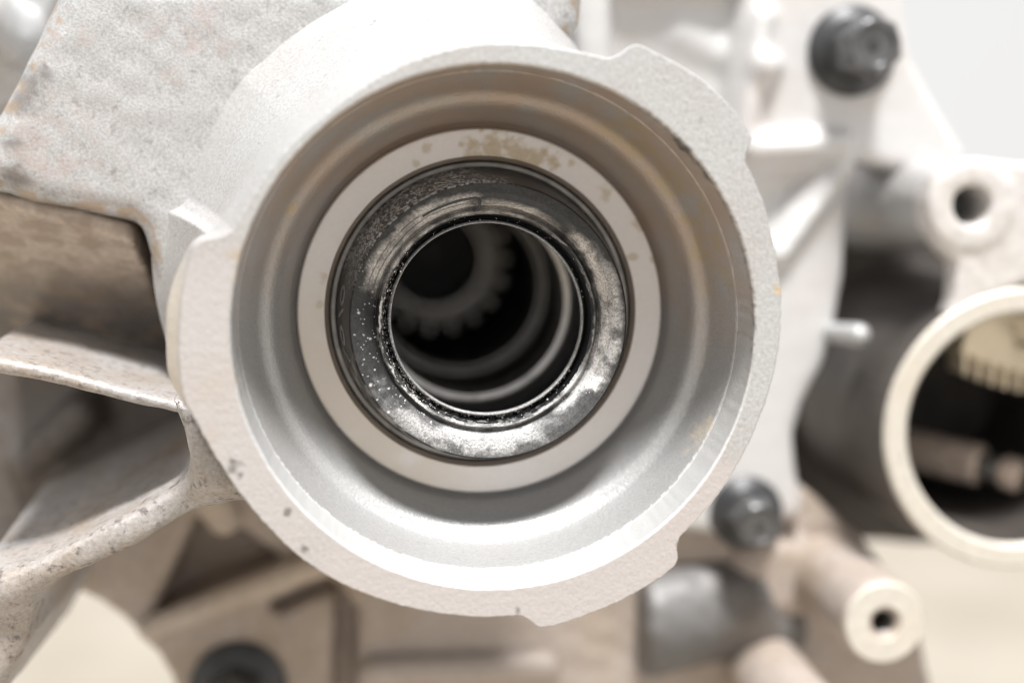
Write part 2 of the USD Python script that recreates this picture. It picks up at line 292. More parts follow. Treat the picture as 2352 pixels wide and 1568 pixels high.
s_ = np.r_[0, np.cumsum(np.hypot(*np.diff(prof, axis=0).T))]; ss = np.linspace(0, s_[-1], 64)
from scipy.interpolate import PchipInterpolator
rows += list(zip(PchipInterpolator(s_, prof[:, 0])(ss), PchipInterpolator(s_, prof[:, 1])(ss)))
V, F = polar(rows, rough=0.00004)
f, col = np.zeros(len(V)), np.tile(np.array([0.30, 0.24, 0.17]), (len(V), 1))
def paint(fac, c):
    global f, col
    fac = np.clip(fac, 0, 1); al = fac + f * (1 - fac); col = lerp(col, np.array(c), np.where(fac > 0, fac / np.maximum(al, 1e-6), 0)[:, None]); f = al
ra, aa = np.hypot(V[:, 0], V[:, 2] - Z0), np.degrees(np.arctan2(V[:, 2] - Z0, V[:, 0])) % 360
nz, nf = fbm(V * 120, 4, 21), fbm(V * 900, 3, 4)
inside = (ra < 0.0516) & (V[:, 1] > 0.0002)
paint(inside * (V[:, 1] > .0121) * 0.55, (0.37, 0.365, 0.36))
paint(inside * 0.85 * bump_ang(0, 160, 30, aa) * sstep(.05, .70, nz), (0.46, 0.35, 0.27))  # brown dirt plus warm shading painted round the upper inside
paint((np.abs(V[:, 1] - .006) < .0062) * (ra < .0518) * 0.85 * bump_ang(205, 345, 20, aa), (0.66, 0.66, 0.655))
paint(inside * (V[:, 1] > .0122) * (ra > .046) * 0.42 * bump_ang(8, 62, 8, aa) * sstep(.42, .6, fbm(V * 260, 4, 31)), (0.44, 0.35, 0.18))
edge = np.exp(-((V[:, 1] - 0.0008) / 0.0014) ** 2) * (ra < 0.0518) * (ra > .0505)
paint(edge * 0.5 * bump_ang(-8, 60, 6, aa) * sstep(.46, .58, nf), (0.07, 0.06, 0.05))
paint(spots(V, [(P(1575, 322, 0.003), 0.0035, .9), (P(1605, 348, 0.003), 0.0030, .85), (P(1640, 388, 0.002), 0.0028, .95), (P(1655, 405, 0.001), 0.0014, .95), (P(1560, 312, .003), .0020, .9)]) * (ra < .0518), (0.05, 0.05, 0.05))
paint(spots(V, [(P(1622, 1005, .016), .0042, .8), (P(1612, 1040, .016), .0036, .75), (P(1632, 975, .014), .003, .7)]), (0.62, 0.53, 0.42))
paint(spots(V, [(P(664, 474, .024), .0020, .8), (P(786, 412, .024), .0013, .7), (P(835, 345, .024), .0018, .6)]), (0.50, 0.40, 0.26))
paint(spots(V, [(P(728, 512, .026), .0026, .8), (P(722, 530, .026), .002, .7)]), (0.62, 0.56, 0.48))
paint(spots(V, [(P(1792, 668, .002), .0022, .9)]), (0.62, 0.40, 0.15))
paint(spots(V, [(P(490, 900, 0), .0055, .35), (P(520, 860, 0), .004, .3), (P(548, 590, 0), .0022, .7), (P(552, 640, 0), .002, .5), (P(480, 1000, 0), .004, .4)]), (0.46, 0.37, 0.27))
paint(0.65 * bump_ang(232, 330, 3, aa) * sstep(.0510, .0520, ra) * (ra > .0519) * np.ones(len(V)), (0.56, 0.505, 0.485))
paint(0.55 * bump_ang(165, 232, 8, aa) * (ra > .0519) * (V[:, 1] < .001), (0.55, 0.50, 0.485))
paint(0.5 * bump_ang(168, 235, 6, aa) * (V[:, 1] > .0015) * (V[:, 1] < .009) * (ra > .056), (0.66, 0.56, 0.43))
sk = [(P(u, v, 0.0), r, .8) for u, v, r in ((540, 1075, .0016), (535, 1060, .001), (552, 1090, .001), (660, 1175, .0009), (700, 1260, .0012), (1190, 1400, .0008), (1560, 1250, .0009), (1410, 1200, .0008), (578, 880, .0007))]
paint(spots(V, sk), (0.16, 0.15, 0.14))
obj('axle_boss', (V, F), M['rim'], gh, primvars={'stain': f, 'stain_color': col})

# machined seat ring
rows = dense([(0.0492, 0.0405), (0.0376, 0.0405), 'S', (0.0376, 0.0405), (0.0371, 0.0402), 'S', (0.0371, 0.0402), (0.0370, 0.0400), (0.0370, 0.0345), 'S', (0.0370, 0.0345), (0.0384, 0.0336), 'S', (0.0384, 0.0336), (0.052, 0.0336)], 0.0004)
rows = [r if isinstance(r, str) else (r[0] + rng.normal() * 5e-6, r[1]) for r in rows]
V, F = polar(rows)
f, col = np.zeros(len(V)), np.tile(np.array([0.5, 0.41, 0.27]), (len(V), 1))
res = [(1085, 335, .0020), (1093, 352, .0022), (1128, 338, .0030), (1140, 360, .0028), (1130, 330, .002), (1165, 335, .0017), (1185, 345, .0022), (1200, 366, .0024), (1228, 368, .0026), (1180, 357, .0018), (1270, 372, .0018), (1390, 440, .0021), (1467, 515, .0018), (1452, 592, .0014), (1500, 598, .0011), (980, 340, .0012), (955, 375, .001), (745, 640, .0013), (735, 700, .001), (1250, 350, .0012), (1310, 372, .0012)]
paint(spots(V, [(P(u, v, 0.037), r * (1.35 if 1050 < u < 1300 else 1.0), .8 if 1050 < u < 1300 else .55) for u, v, r in res]), (0.50, 0.40, 0.26))
ra, aa = np.hypot(V[:, 0], V[:, 2] - Z0), np.degrees(np.arctan2(V[:, 2] - Z0, V[:, 0])) % 360
paint(0.5 * bump_ang(175, 262, 18, aa) * sstep(.30, .55, fbm(V * 90, 3, 2)) * (ra > .0341), (0.64, 0.55, 0.43))
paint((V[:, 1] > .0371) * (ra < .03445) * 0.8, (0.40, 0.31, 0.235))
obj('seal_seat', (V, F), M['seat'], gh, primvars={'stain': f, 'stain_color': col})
# turning marks on the seat are left to the gloss; bore behind the seal
bore = polar([(0.052, 0.0338), (0.052, 0.0300), 'S', (0.052, 0.0300), (0.060, 0.0250), (0.064, 0.0242), 'S', (0.0775, 0.0240), (0.110, 0.0240), 'S', (0.1275, 0.0252), (0.150, 0.0300), (0.27, 0.0300), (0.27, 0.0002)], n=240)
obj('axle_bore', bore, M['bore'], gh)

# ------------------------------------------------------------------ oil seal
sl = thing('oil_seal', 'dusty black rubber axle oil seal pressed into the round boss', 'oil seal', (0, 0, Z0))
obj('seal_case', polar(dense([(0.046, 0.0334), (0.0394, 0.0334), (0.0388, 0.0330), 'S', (0.0388, 0.0330), (0.0389, 0.0322), (0.0400, 0.0318)], 0.0005), n=360), M['case'], sl)
rows = dense([(0.0412, 0.0323), (0.0385, 0.0319), (0.0370, 0.0316), 'S', (0.0370, 0.0316), (0.0250, 0.0301), (0.0200, 0.0293), (0.0186, 0.0290), (0.0181, 0.0286), 'S', (0.0181, 0.0286), (0.0183, 0.0268), (0.0190, 0.0258), (0.0203, 0.0247), (0.0220, 0.0240), (0.0229, 0.0236), (0.0224, 0.0232), (0.0216, 0.0229), (0.0216, 0.0226), (0.0224, 0.0222), 'S',
             (0.0225, 0.0221), (0.0262, 0.0217), (0.0268, 0.0213), (0.0262, 0.0210), 'S', (0.0248, 0.0209), (0.0242, 0.0207), (0.0240, 0.0205), (0.0243, 0.0203), (0.0252, 0.0202), 'S', (0.0252, 0.0202), (0.0275, 0.0204), (0.033, 0.0222), (0.042, 0.0236), (0.060, 0.0242)], 0.00025)
V, F = polar(rows, rough=0.00004)
ra, aa = np.hypot(V[:, 0], V[:, 2] - Z0), np.degrees(np.arctan2(V[:, 2] - Z0, V[:, 0])) % 360
y = V[:, 1]; n2s = fbm(V * [2000, 700, 2000], 3, 14); n1, n2, n3 = fbm(V * 300, 4, 11), fbm(V * 1100, 3, 12), fbm(V * 160, 4, 17)
a0_, r0_ = aa.copy(), ra.copy()
aa = aa + 26 * (n3 - .5) + 10 * (n1 - .5); rw = ra + .0022 * (n3 - .5) + .0016 * (n1 - .5) + .0008 * (n2 - .5)
disc = (y < .0235) & (r0_ < .02875) & (r0_ > .0219)
side = (r0_ > .02865) & (y < .041)
def band(r0, r1, s): return sstep(r0 - s, r0 + s, rw) * sstep(r1 + s, r1 - s, rw)
d = np.full(len(V), 0.008) + disc * (0.0 + .07 * n1) + disc * .10 * bump_ang(215, 335, 40, aa)
tan = np.zeros(len(V))
def dust(a0, a1, soft, r0, r1, rs, s, t, th=0.0):
    global d, tan
    w = bump_ang(a0, a1, soft, aa) * band(r0, r1, rs) * disc * s * np.clip(1 - th + th * 2 * sstep(.32, .68, n1), 0, 1.2)
    tan = np.where(w > d, t, tan); d = np.maximum(d, w)
dust(100, 166, 8, .0222, .0272, .0010, .75, .6, .45)
dust(56, 97, 8, .0224, .0250, .0010, .85, .9, .35)
dust(8, 46, 8, .0240, .0264, .0010, .82, .85, .55)
dust(-30, 14, 8, .0234, .0260, .0009, .85, .5, .4)
dust(-28, 34, 10, .0255, .0284, .0010, .55, .4, .75)
dust(-50, -24, 6, .0219, .0252, .0010, 1.15, .05, .5)
dust(-34, -20, 5, .0235, .0274, .0008, 1.1, .1, .6)
dust(-136, -44, 10, .0223, .0231, .0005, .7, .1, .5)
dust(-122, -60, 16, .0236, .0254, .0014, .88, .0, .35)
dust(-150, -56, 22, .0245, .0284, .0014, .50, .1, .6)
dust(168, 240, 6, .0225, .0230, .0002, .95, .2, .3)
dust(-60, 60, 12, .0225, .0230, .0002, .35, .2, .5)
w = side * (0.75 * bump_ang(92, 160, 16, aa) * sstep(.38, .64, n2s) + 0.02) * (0.4 + 1.1 * n1); d = np.maximum(d, w)
w = side * 0.45 * bump_ang(195, 260, 15, aa) * sstep(.45, .6, n1); tan = np.where(w > d, 1.0, tan); d = np.maximum(d, w)
aa, ra = a0_, r0_
lip = (ra < .0211) & (ra > .0201) & (y < .0256); d = np.maximum(d, lip * np.where((aa > 170) & (aa < 330), .75, .55) * (0.5 + .9 * n1))
for rr_, w_ in ((.0250, .00013), (.0262, .00009)): d = d * (1 - .85 * bump_ang(100, 164, 4, a0_) * np.exp(-((r0_ + .0006 * (n3 - .5) - rr_) / w_) ** 2))
d = np.where(disc & (r0_ > .0232) & (r0_ < .0241), d * .55, d)
gro = (y > .0222) & (ra < .0222) & (ra > .0209) & (y < .0275); d = np.where(gro, 0.0 + 0.34 * bump_ang(140, 300, 20, aa) * sstep(.5, .65, n2), d)
# pin-head specks on the left of the face
pts = np.array([[r * math.cos(a), r * math.sin(a)] for a, r in zip(np.radians(rng.uniform(150, 262, 150)), rng.uniform(.0236, .0284, 150))])
from scipy.spatial import cKDTree
dd, di = cKDTree(pts).query(np.stack([V[:, 0], V[:, 2] - Z0], 1)); d = np.maximum(d, disc * .85 * sstep(1.5, .6, dd / rng.lognormal(math.log(.00011), .5, 150)[di] + 1.2 * (n2 - .5)))
col = lerp(np.array([0.62, 0.615, 0.61]), np.array([0.58, 0.525, 0.475]), np.clip(tan, 0, 1)[:, None])
rub = obj('rubber_lip', (V, F), M['rubber'], sl, primvars={'stain': d, 'stain_color': col})
# raised lettering round the side of the seal, at the left
def on_side(a_deg, text, h):
    t = text_mesh(text, h, 0.00030); t.apply_translation(-t.bounds.mean(0)); v = np.array(t.vertices)
    yy = 0.0300 - v[:, 1] * 1.0; rr = 0.0301 + (yy - 0.025) * .125 + v[:, 2]; a = math.radians(a_deg) - v[:, 0] / .0305
    return trimesh.Trimesh(np.stack([rr * np.cos(a), yy, Z0 + rr * np.sin(a)], 1), t.faces, process=False)
M['fold'] = plain('bare_rubber', (0.035, 0.035, 0.036), 0.0, 0.5)
M['letters'] = plain('greyed_rubber', (0.22, 0.215, 0.21), 0.0, 0.7)
for a, ch in ((171, '0'), (178, '/'), (187, '0'), (195, '\\')):
    obj('raised_character', on_side(a, ch, 0.0062), M['letters'], rub, smooth=False)
# the torn flap of the dust lip near the top and crumbs of dirt
cur = []
for t in np.linspace(0, 1, 26):
    a = math.radians(lerp(122, 96, min(1, t * 1.25))); r = .0258
    if t > .8: s = (t - .8) / .2 * math.pi; a = math.radians(96) - 0.035 * math.sin(s); r = .0245 + .0013 * math.cos(s)
    cur.append([r * math.cos(a), .0190 + (.0258 - r) * .75, Z0 + r * math.sin(a)])
cur = np.array(cur); tube = []
for a, b in zip(cur[:-1], cur[1:]):
    tube.append(trimesh.creation.cylinder(radius=.00028, segment=[a, b], sections=8)); tube.append(trimesh.creation.icosphere(1, .00028).apply_translation(b))
obj('torn_lip_fold', tube, M['fold'], rub, smooth=40)
crumbs = []
for i in range(420):
    u = rng.random()
    if u < .45: a, r, yv = rng.uniform(140, 240), rng.uniform(.0206, .0224), .0235
    elif u < .6: a, r, yv = rng.uniform(-48, -28), rng.uniform(.0206, .0262), .0200
    elif u < .86: a, r, yv = rng.uniform(215, 315), rng.uniform(.0206, .0226), .0230
    else: a, r, yv = rng.uniform(10, 165), rng.uniform(.0209, .0226), .0228
    yv = np.interp(r, [.0203, .0207, .0216, .0222, .0228, .0236, .0247, .0262, .0286], [.0242, .0242, .0262, .0224, .0216, .0229, .0203, .0187, .0181])
    s = rng.lognormal(math.log(.00011), .45); c = trimesh.creation.icosphere(0, s); c.vertices *= rng.uniform(.6, 1.4, 3); a = math.radians(a)
    c.apply_translation([r * math.cos(a), yv, Z0 + r * math.sin(a)]); crumbs.append(c)
obj('dirt_crumbs', crumbs, M['dust'], sl, kind='stuff', smooth=False)

# ------------------------------------------------------------------ inside the bore
br = thing('bearing', 'bright steel bearing ring deep inside the axle bore', 'bearing', (0, 0.064, Z0))
obj('outer_race', polar([(0.0640, 0.0262), 'S', (0.0640, 0.0262), (0.0640, 0.0240), (0.0645, 0.0238), 'S', (0.0645, 0.0238), (0.06505, 0.0223), 'S', (0.06505, 0.0223), (0.0656, 0.0221), (0.077, 0.0221), (0.077, 0.0262)], n=360), M['race'], br)
obj('inner_shoulder', polar([(0.0775, 0.0262), (0.0775, 0.0224), (0.0785, 0.0222), (0.080, 0.0222), (0.0805, 0.0245)], n=360), M['dark_steel'], br)
sr = thing('snap_ring', 'thin dull steel ring behind the bearing inside the bore', 'snap ring', (0, 0.112, Z0))
obj('ring', polar([(0.112, 0.0262), (0.112, 0.0232), (0.1125, 0.0225), 'S', (0.1125, 0.0225), (0.1127, 0.0219), 'S', (0.1127, 0.0219), (0.127, 0.0219)], n=360), M['race'], sr)
sg = thing('side_gear', 'dark splined side gear at the bottom of the axle bore', 'gear', (0, 0.24, Z0))
obj('gear_disc', polar([(0.262, 0.0295), (0.246, 0.0295), 'S', (0.246, 0.0295), (0.242, 0.0285), (0.2412, 0.0215), 'S', (0.2412, 0.0205), 'S', (0.2412, 0.0205), (0.2412, 0.0188)], n=240), M['bore'], sg)
obj('splined_hub', polar([(0.2412, 0.0186), (0.2391, 0.0186), 'S', (0.2391, 0.0186), (0.23918, 0.0177), 'S', (0.23918, 0.0177), (0.2400, 0.0176), (0.262, 0.0175)], n=240), M['tooth'], sg)
for i in range(19):
    a = 2 * math.pi * i / 19; t = trimesh.creation.box((.0080, .006, .0026)); t.vertices[t.vertices[:, 1] < 0, 2] *= .45; t.apply_transform(trimesh.transformations.rotation_matrix(-.10, [0, 0, 1])); t.apply_translation([.0227, .2422, 0])
    t.apply_transform(trimesh.transformations.rotation_matrix(-a, [0, 1, 0])); t.apply_translation([0, 0, Z0]); obj('gear_tooth', t, M['tooth'], sg, smooth=False)

# ------------------------------------------------------------------ left wall of the main casting
YW = 0.046
lw = [(150, -60), (60, 130), (30, 190), (-20, 280), (-60, 330), (-60, 432), (10, 444), (70, 468), (180, 488), (300, 512), (322, 530), (345, 610), (420, 900), (700, 900), (1100, 300), (1335, 60), (1345, -60)]
fl = Field(*box_of(lw + [(-60, -120)], YW, 0.135), 0.0012)
fl.add(fl.slab(lw, YW, 0.128, 0.0060, draft=0.05))
ctr = np.array([0, 0, Z0])
fl.cut(fl.slab([(-80, 470), (150, 492), (296, 530), (330, 620), (380, 880), (395, 940), (-80, 850)], YW - .01, 0.145, 0.004, yref=YW), 0.004)
V, F = fl.mesh(0.0004)
f, col = np.zeros(len(V)), np.tile(np.array([0.45, 0.35, 0.32]), (len(V), 1))
nz = fbm(V * 420, 4, 41); nq = fbm(V * 1100, 3, 43)
lft = sstep(.040, .0, V[:, 0] - P(20, 300, YW)[0]) * sstep(P(0, 180, YW)[2] + .012, P(0, 380, YW)[2], V[:, 2])
paint(lft * 0.6 * sstep(.40, .62, nz) * (.5 + .8 * nq), (0.43, 0.35, 0.325))
paint(spots(V, [(P(u, v, YW), r, .55) for u, v, r in ((440, 85, .005), (462, 60, .004), (520, 110, .003), (350, 60, .0035), (200, 85, .003), (130, 75, .003), (110, 110, .003), (300, 470, .003), (470, 25, .004), (400, 170, .003))]) * sstep(.42, .56, nq), (0.43, 0.335, 0.315))
paint(spots(V, [(P(u, v, YW), r, .75) for u, v, r in ((48, 195, .0055), (60, 225, .004), (38, 230, .004), (95, 165, .003), (30, 330, .003), (25, 400, .0035), (45, 420, .003), (110, 470, .003), (10, 440, .004))]), (0.17, 0.15, 0.14))
paint(sstep(P(0, 505, YW)[2], P(0, 540, YW)[2], V[:, 2]) * 0 + 0.7 * sstep(.45, .6, nz) * (V[:, 1] > YW + .0008) * (V[:, 1] < .06), (0.36, 0.27, 0.18))
obj('side_wall', (V, F), M['wall_stained'], gh, primvars={'stain': f, 'stain_color': col})
# hollow behind the wall and its floor
pk = [(-90, 420), (340, 480), (430, 900), (470, 1090), (200, 1300), (-90, 1360)]
fl = Field(*box_of(pk, 0.110, 0.142), 0.0016)
fl.add(fl.slab(pk, 0.124, 0.138, 0.003))
fl.add(fl.capsule(P(60, 500, .124), P(60, 660, .124), .007, .004), .012); fl.add(fl.capsule(P(250, 600, .124), P(300, 800, .126), .006, .004), .012)
fl.add(fl.capsule(P(190, 950, .121), P(60, 1060, .121), .0055, .004), .006)
pk2 = [(-90, 415), (150, 455), (330, 505), (400, 860), (400, 900), (-90, 850)]
zt = P(0, 455, .060)[2]
fl2 = Field(*box_of(pk2, 0.045, 0.135), 0.0013); face = ((0.0535 + (zt - fl2.Zz) * 1.25 - .38 * (fl2.X - P(0, 600, .09)[0]) - fl2.Y) * .65).astype(np.float32)
fl2.add(np.maximum(fl2.slab(pk2, 0.0505, 0.130, .002, yref=.07), face)); fl2.add(fl2.capsule(P(150, 640, .088), P(300, 790, .092), .006, .005), .014)
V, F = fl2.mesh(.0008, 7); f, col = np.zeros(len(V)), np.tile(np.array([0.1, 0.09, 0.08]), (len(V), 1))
paint(0.85 * sstep(P(0, 560, .07)[2], P(0, 740, .08)[2], V[:, 2] + .010 * (fbm(V * 110, 3, 6) - .5)), (0.10, 0.09, 0.082))  # shade of the pocket painted into the wall colour, darkening downwards
paint(0.6 * sstep(.5, .62, fbm(V * 240, 4, 61)), (0.26, 0.20, 0.15))
obj('pocket_wall', (V, F), M['tan_stained_shaded'], gh, primvars={'stain': f, 'stain_color': col})  # stain channel holds the painted shade as well as the brown staining
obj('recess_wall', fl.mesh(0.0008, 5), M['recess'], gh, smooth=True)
def rib(name, front, y0, y1, mat, rough=.0008, pad=0.004, r=.0016, seed=2, h=.0011):
    q = Field(*box_of(front, y0, y1, pad + .004), h); q.add(q.slab(front, y0, y1, r, draft=.03)); return obj(name, q.mesh(rough * .4, seed), mat, gh, smooth=True)
rib('rib', [(-60, 812), (100, 842), (250, 884), (400, 922), (440, 928), (440, 956), (405, 950), (250, 914), (100, 876), (-60, 850)], 0.030, 0.126, M['worn_rib'])
low = [(500, 1092), (455, 1104), (380, 1135), (300, 1180), (200, 1232), (90, 1288), (-10, 1335), (-10, 1392), (90, 1350), (200, 1302), (300, 1258), (400, 1196), (480, 1152), (540, 1132), (560, 1140), (520, 1080)]
side = [(395, 915), (440, 940), (490, 1030), (545, 1120), (500, 1128), (462, 1112), (440, 1060), (425, 1000)]
post = [(-60, 1322), (40, 1338), (76, 1352), (66, 1420), (58, 1480), (20, 1550), (-30, 1640), (-60, 1640)]
fl = Field(*box_of(low + side + post, .018, .127, .006), .0012)
fl.add(fl.slab(low, .026, .126, .002, draft=.05)); fl.add(fl.slab(side, .020, .126, .002, draft=.06), .010); fl.add(fl.slab(post, .030, .110, .003, draft=.03), .008)
obj('lower_web', fl.mesh(.0004, 3), M['worn_rib'], gh, smooth=True)
# rounded casting lug past the wall, upper left corner
ob = thing('rear_lug', 'rounded pale casting lug in the upper left corner behind the wall', 'casting lug', P(20, 60, .11))
fl = Field(*box_of([(-120, -120), (160, 260)], 0.095, 0.16), 0.0016)
fl.add(fl.slab([(-120, -120), (160, -120), (120, 60), (40, 240), (-120, 300)], .120, .150, .004)); fl.add(fl.capsule(P(-40, 40, .112), P(30, 90, .116), .0085, .006), .008)
obj('lug_body', fl.mesh(.0008), M['wall'], ob, smooth=True)

# ------------------------------------------------------------------ lower rear casting
YB = 0.120
rh = thing('rear_housing', 'blurred brown stained rear casting with ribs under the round boss', 'housing', P(900, 1400, YB))
outer = [(150, 1240), (480, 1050), (900, 950), (1500, 1050), (1850, 1120), (1990, 1240), (2110, 1420), (2160, 1660), (420, 1660), (396, 1560), (360, 1505), (300, 1440), (240, 1388), (160, 1352), (92, 1338), (70, 1300)]
fl = Field(*box_of(outer, 0.085, 0.175, .008), 0.0015)
fl.add(fl.slab(outer, YB + .004, 0.165, 0.003))
fl.cut(fl.slab([(452, 1192), (560, 1222), (650, 1290), (560, 1328), (352, 1416), (400, 1300)], YB - .02, YB + .026, .003, yref=YB + .004), .004)     # triangular pocket
fl.cut(fl.slab([(615, 1392), (740, 1322), (770, 1350), (640, 1412)], YB - .02, YB + .016, .003, yref=YB + .004), .004)
fl.cut(fl.slab([(772, 1350), (820, 1400), (815, 1660), (762, 1660)], YB - .02, YB + .018, .003, yref=YB + .004), .004)
obj('rear_wall', fl.mesh(.0008), M['brown'], rh, smooth=True)
def rrib(name, a, b, ra, rb, ya, yb, mat):
    q = Field(*box_of([a, b], min(ya, yb) - .02, max(ya, yb) + .02, .01), .0012); q.add(q.capsule(P(*a, ya), P(*b, yb), ra, rb)); obj(name, q.mesh(.0006), mat, rh, smooth=True)
rrib('rib', (345, 1442), (750, 1284), .0036, .0044, YB + .003, YB + .001, M['tanrib'])
rrib('rib', (480, 1130), (515, 1190), .0065, .0048, YB + .002, YB + .003, M['tanrib'])
rrib('rib', (860, 1540), (1250, 1530), .0045, .0045, YB + .002, YB + .002, M['brown'])
# barrels of the rear casting
def barrel(c, r0, r1, y0, y1, hole, name, mat, face=None, parent=None, tilt=(0, 0), hdepth=.03, rnd=.002, hcut=.0):
    ce = P(*c, y0); rr0 = R(r0, y0); lo = ce - [rr0 + .02, .006, rr0 + .02]; hi = ce + [rr0 + .02, y1 - y0 + .006, rr0 + .02]
    q = Field(lo, hi, .0011); q.add(q.cone(ce, rr0, rr0 * r1, y0, y1, rnd, tilt))
    if hole: q.cut(q.cone(ce + [0, -.01, 0], R(hole, y0) , R(hole, y0), y0 - .01, y0 + hdepth, .0003), .0008)
    parent = obj(name, q.mesh(.0003), mat, parent, smooth=True)
    if face:
        rows = [(y0 + .0006, rr0 - .0006), (y0 - .0002, rr0 - .0010), 'S', (y0 - .0002, rr0 - .0010), (y0 - .0002, R(hole, y0) + .0014), 'S', (y0 - .0002, R(hole, y0) + .0014), (y0 + .0012, R(hole, y0) + .0002)]
        obj('machined_face', polar(rows, (ce[0], ce[2] - Z0), n=160), M[face], parent)
        obj('threaded_hole', polar([(y0 + .0010, R(hole, y0) + .0002)] + [(y0 + .001 + .0004 * i, R(hole, y0) - .0003 * (i % 2)) for i in range(1, 50)], (ce[0], ce[2] - Z0), n=80), M['dark_steel'], parent)
barrel((2032, 1430), 105, 1.10, .078, .140, 30, 'bolt_barrel', M['brown'], 'cream', rh)
barrel((1862, 1672), 100, 1.1, .078, .140, 30, 'bolt_barrel', M['brown'], 'cream', rh)
fl = Field(*box_of([(1400, 1200), (1900, 1640)], .095, .185, .01), .0013)
ca, cb, rb = P(1462, 1428, .124), P(1760, 1428, .124), R(134, .124)
t = np.clip((fl.X - ca[0]) / (cb[0] - ca[0]), 0, 1.5); yc, zc = ca[1] + .006 * t, ca[2] + .004 * t
w0 = np.sqrt((fl.Y - yc) ** 2 + (fl.Zz - zc) ** 2) - rb * (1 - .08 * t) + .004; w1 = np.abs(fl.X - (ca[0] + cb[0]) / 2) - (cb[0] - ca[0]) / 2 + .004 + 0 * w0
fl.add((np.minimum(np.maximum(w0, w1), 0) + np.sqrt(np.maximum(w0, 0) ** 2 + np.maximum(w1, 0) ** 2) - .004).astype(np.float32))
fl.add(fl.capsule(P(1740, 1425, .132), P(1900, 1445, .150), R(112, .14), R(90, .14)), .006)
obj('cross_barrel', fl.mesh(.0006), M['dull'], rh, smooth=True)
barrel((1790, 1330), 130, 1.15, .118, .150, 0, 'round_barrel', M['brown'], None, rh, rnd=.010)

# ------------------------------------------------------------------ right hand casting
YC = 0.112
eh = thing('end_housing', 'pale ribbed end casting to the right of the round boss', 'housing', P(1800, 500, YC))
web = [(1320, -80), (2075, -80), (2086, 60), (2100, 140), (2155, 240), (2225, 356), (2200, 420), (1955, 372), (1948, 500), (1940, 640), (1920, 750), (1895, 835), (1845, 930), (1826, 1000), (1832, 1080), (1852, 1180), (1700, 1240), (1450, 1200), (1450, 700), (1320, 200)]
fl = Field(*box_of(web, .095, .150, .008), 0.0015)
fl.add(fl.slab(web, YC + .004, .140, .003))
fl.cut(fl.slab([(1380, -60), (1740, -60), (1690, 330), (1600, 500), (1380, 500)], YC - .01, YC + .012, .003, yref=YC + .004, draft=-.2), .005)
fl.cut(fl.slab([(1700, 388), (1905, 372), (1780, 570), (1700, 560)], YC - .01, YC + .009, .003, yref=YC + .004, draft=-.2), .005)
fl.add(fl.capsule(P(1755, 40, YC + .003), P(1712, 300, YC + .003), .0022, .0026), .004)
fl.add(fl.capsule(P(1728, 345, YC + .003), P(1935, 330, YC + .003), .0034, .0034), .004)
fl.add(fl.capsule(P(1790, 590, YC + .003), P(1940, 385, YC + .003), .0026, .0026), .004)
fl.add(fl.capsule(P(1760, 150, YC + .002), P(1765, 155, YC + .002), .0035, .0035), .004)
fl.add(fl.capsule(P(1560, 80, YC + .015), P(1700, 150, YC + .015), .004, .003), .006)
obj('end_wall', fl.mesh(.00015), M['pale'], eh, smooth=True)
fl = Field(*box_of([(1930, 700), (1990, 800)], .100, .140, .008), .001)
fl.add(fl.capsule(P(1900, 762, .118), P(1972, 770, .108), .0028, .0034))
st = thing('locating_pin', 'small pale metal pin standing out from the end casting edge', 'pin', P(1940, 765, .11))
obj('pin_body', fl.mesh(.0002), M['wall'], st, smooth=True)

# tube with its ear
YT = 0.088
tb = thing('tube_housing', 'round cast tube with cream rim and drilled ear at right', 'housing', P(2345, 985, YT))
tc = P(2346, 987, YT); ro, ri = R(343, YT), R(281, YT)
rows = [(.190, ro * 1.02), (.150, ro * 1.01), (YT + .0008, ro), 'S', (YT + .0008, ro), (YT, ro - .0009), 'S', (YT, ro - .0009), (YT, ri + .0012), 'S', (YT, ri + .0012), (YT + .0015, ri), 'S', (YT + .0015, ri), (YT + .010, ri * .99), (.20, ri * .97)]
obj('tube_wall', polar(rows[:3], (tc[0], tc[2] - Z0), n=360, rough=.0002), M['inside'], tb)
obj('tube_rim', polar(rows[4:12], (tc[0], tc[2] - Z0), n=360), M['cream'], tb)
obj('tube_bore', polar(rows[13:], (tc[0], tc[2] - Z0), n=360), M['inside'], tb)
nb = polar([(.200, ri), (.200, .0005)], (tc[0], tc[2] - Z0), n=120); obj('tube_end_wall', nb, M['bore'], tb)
earp = [(2130, 470), (2150, 400), (2200, 372), (2260, 364), (2330, 372), (2430, 380), (2430, 640), (2352, 650), (2280, 690), (2210, 735), (2150, 800), (2188, 690), (2196, 640), (2196, 606), (2160, 570), (2136, 520)]
fl = Field(*box_of(earp, YT - .004, .118, .008), .0011)
ec = P(2232, 472, YT)
fl.add(fl.slab(earp, YT + .0005, YT + .009, .0015)); fl.add(fl.cone(ec, R(106, YT), R(106, YT), YT - .0005, .10, .0015), .002)
fl.cut(fl.cone(ec, R(48, YT), R(36, YT), YT - .004, YT + .030, .0003), .0012)
q = np.sqrt((fl.X - tc[0]) ** 2 + (fl.Zz - tc[2]) ** 2) - (ri + .0012); fl.cut((q + 0 * fl.Y).astype(np.float32), .0006)
obj('drilled_ear', fl.mesh(.0003), M['ear'], tb, smooth=True)
fl = Field(ec - [.03, -.004, .03], ec + [.03, .095, .03], .0012)
fl.add(fl.cone(ec, R(100, YT), R(150, YT), YT + .006, .175, .002)); fl.cut(fl.cone(ec, R(47, YT), R(36, YT), YT - .004, YT + .030, .0003), .0012)
obj('ear_barrel', fl.mesh(.0006), M['wall'], tb, smooth=True)

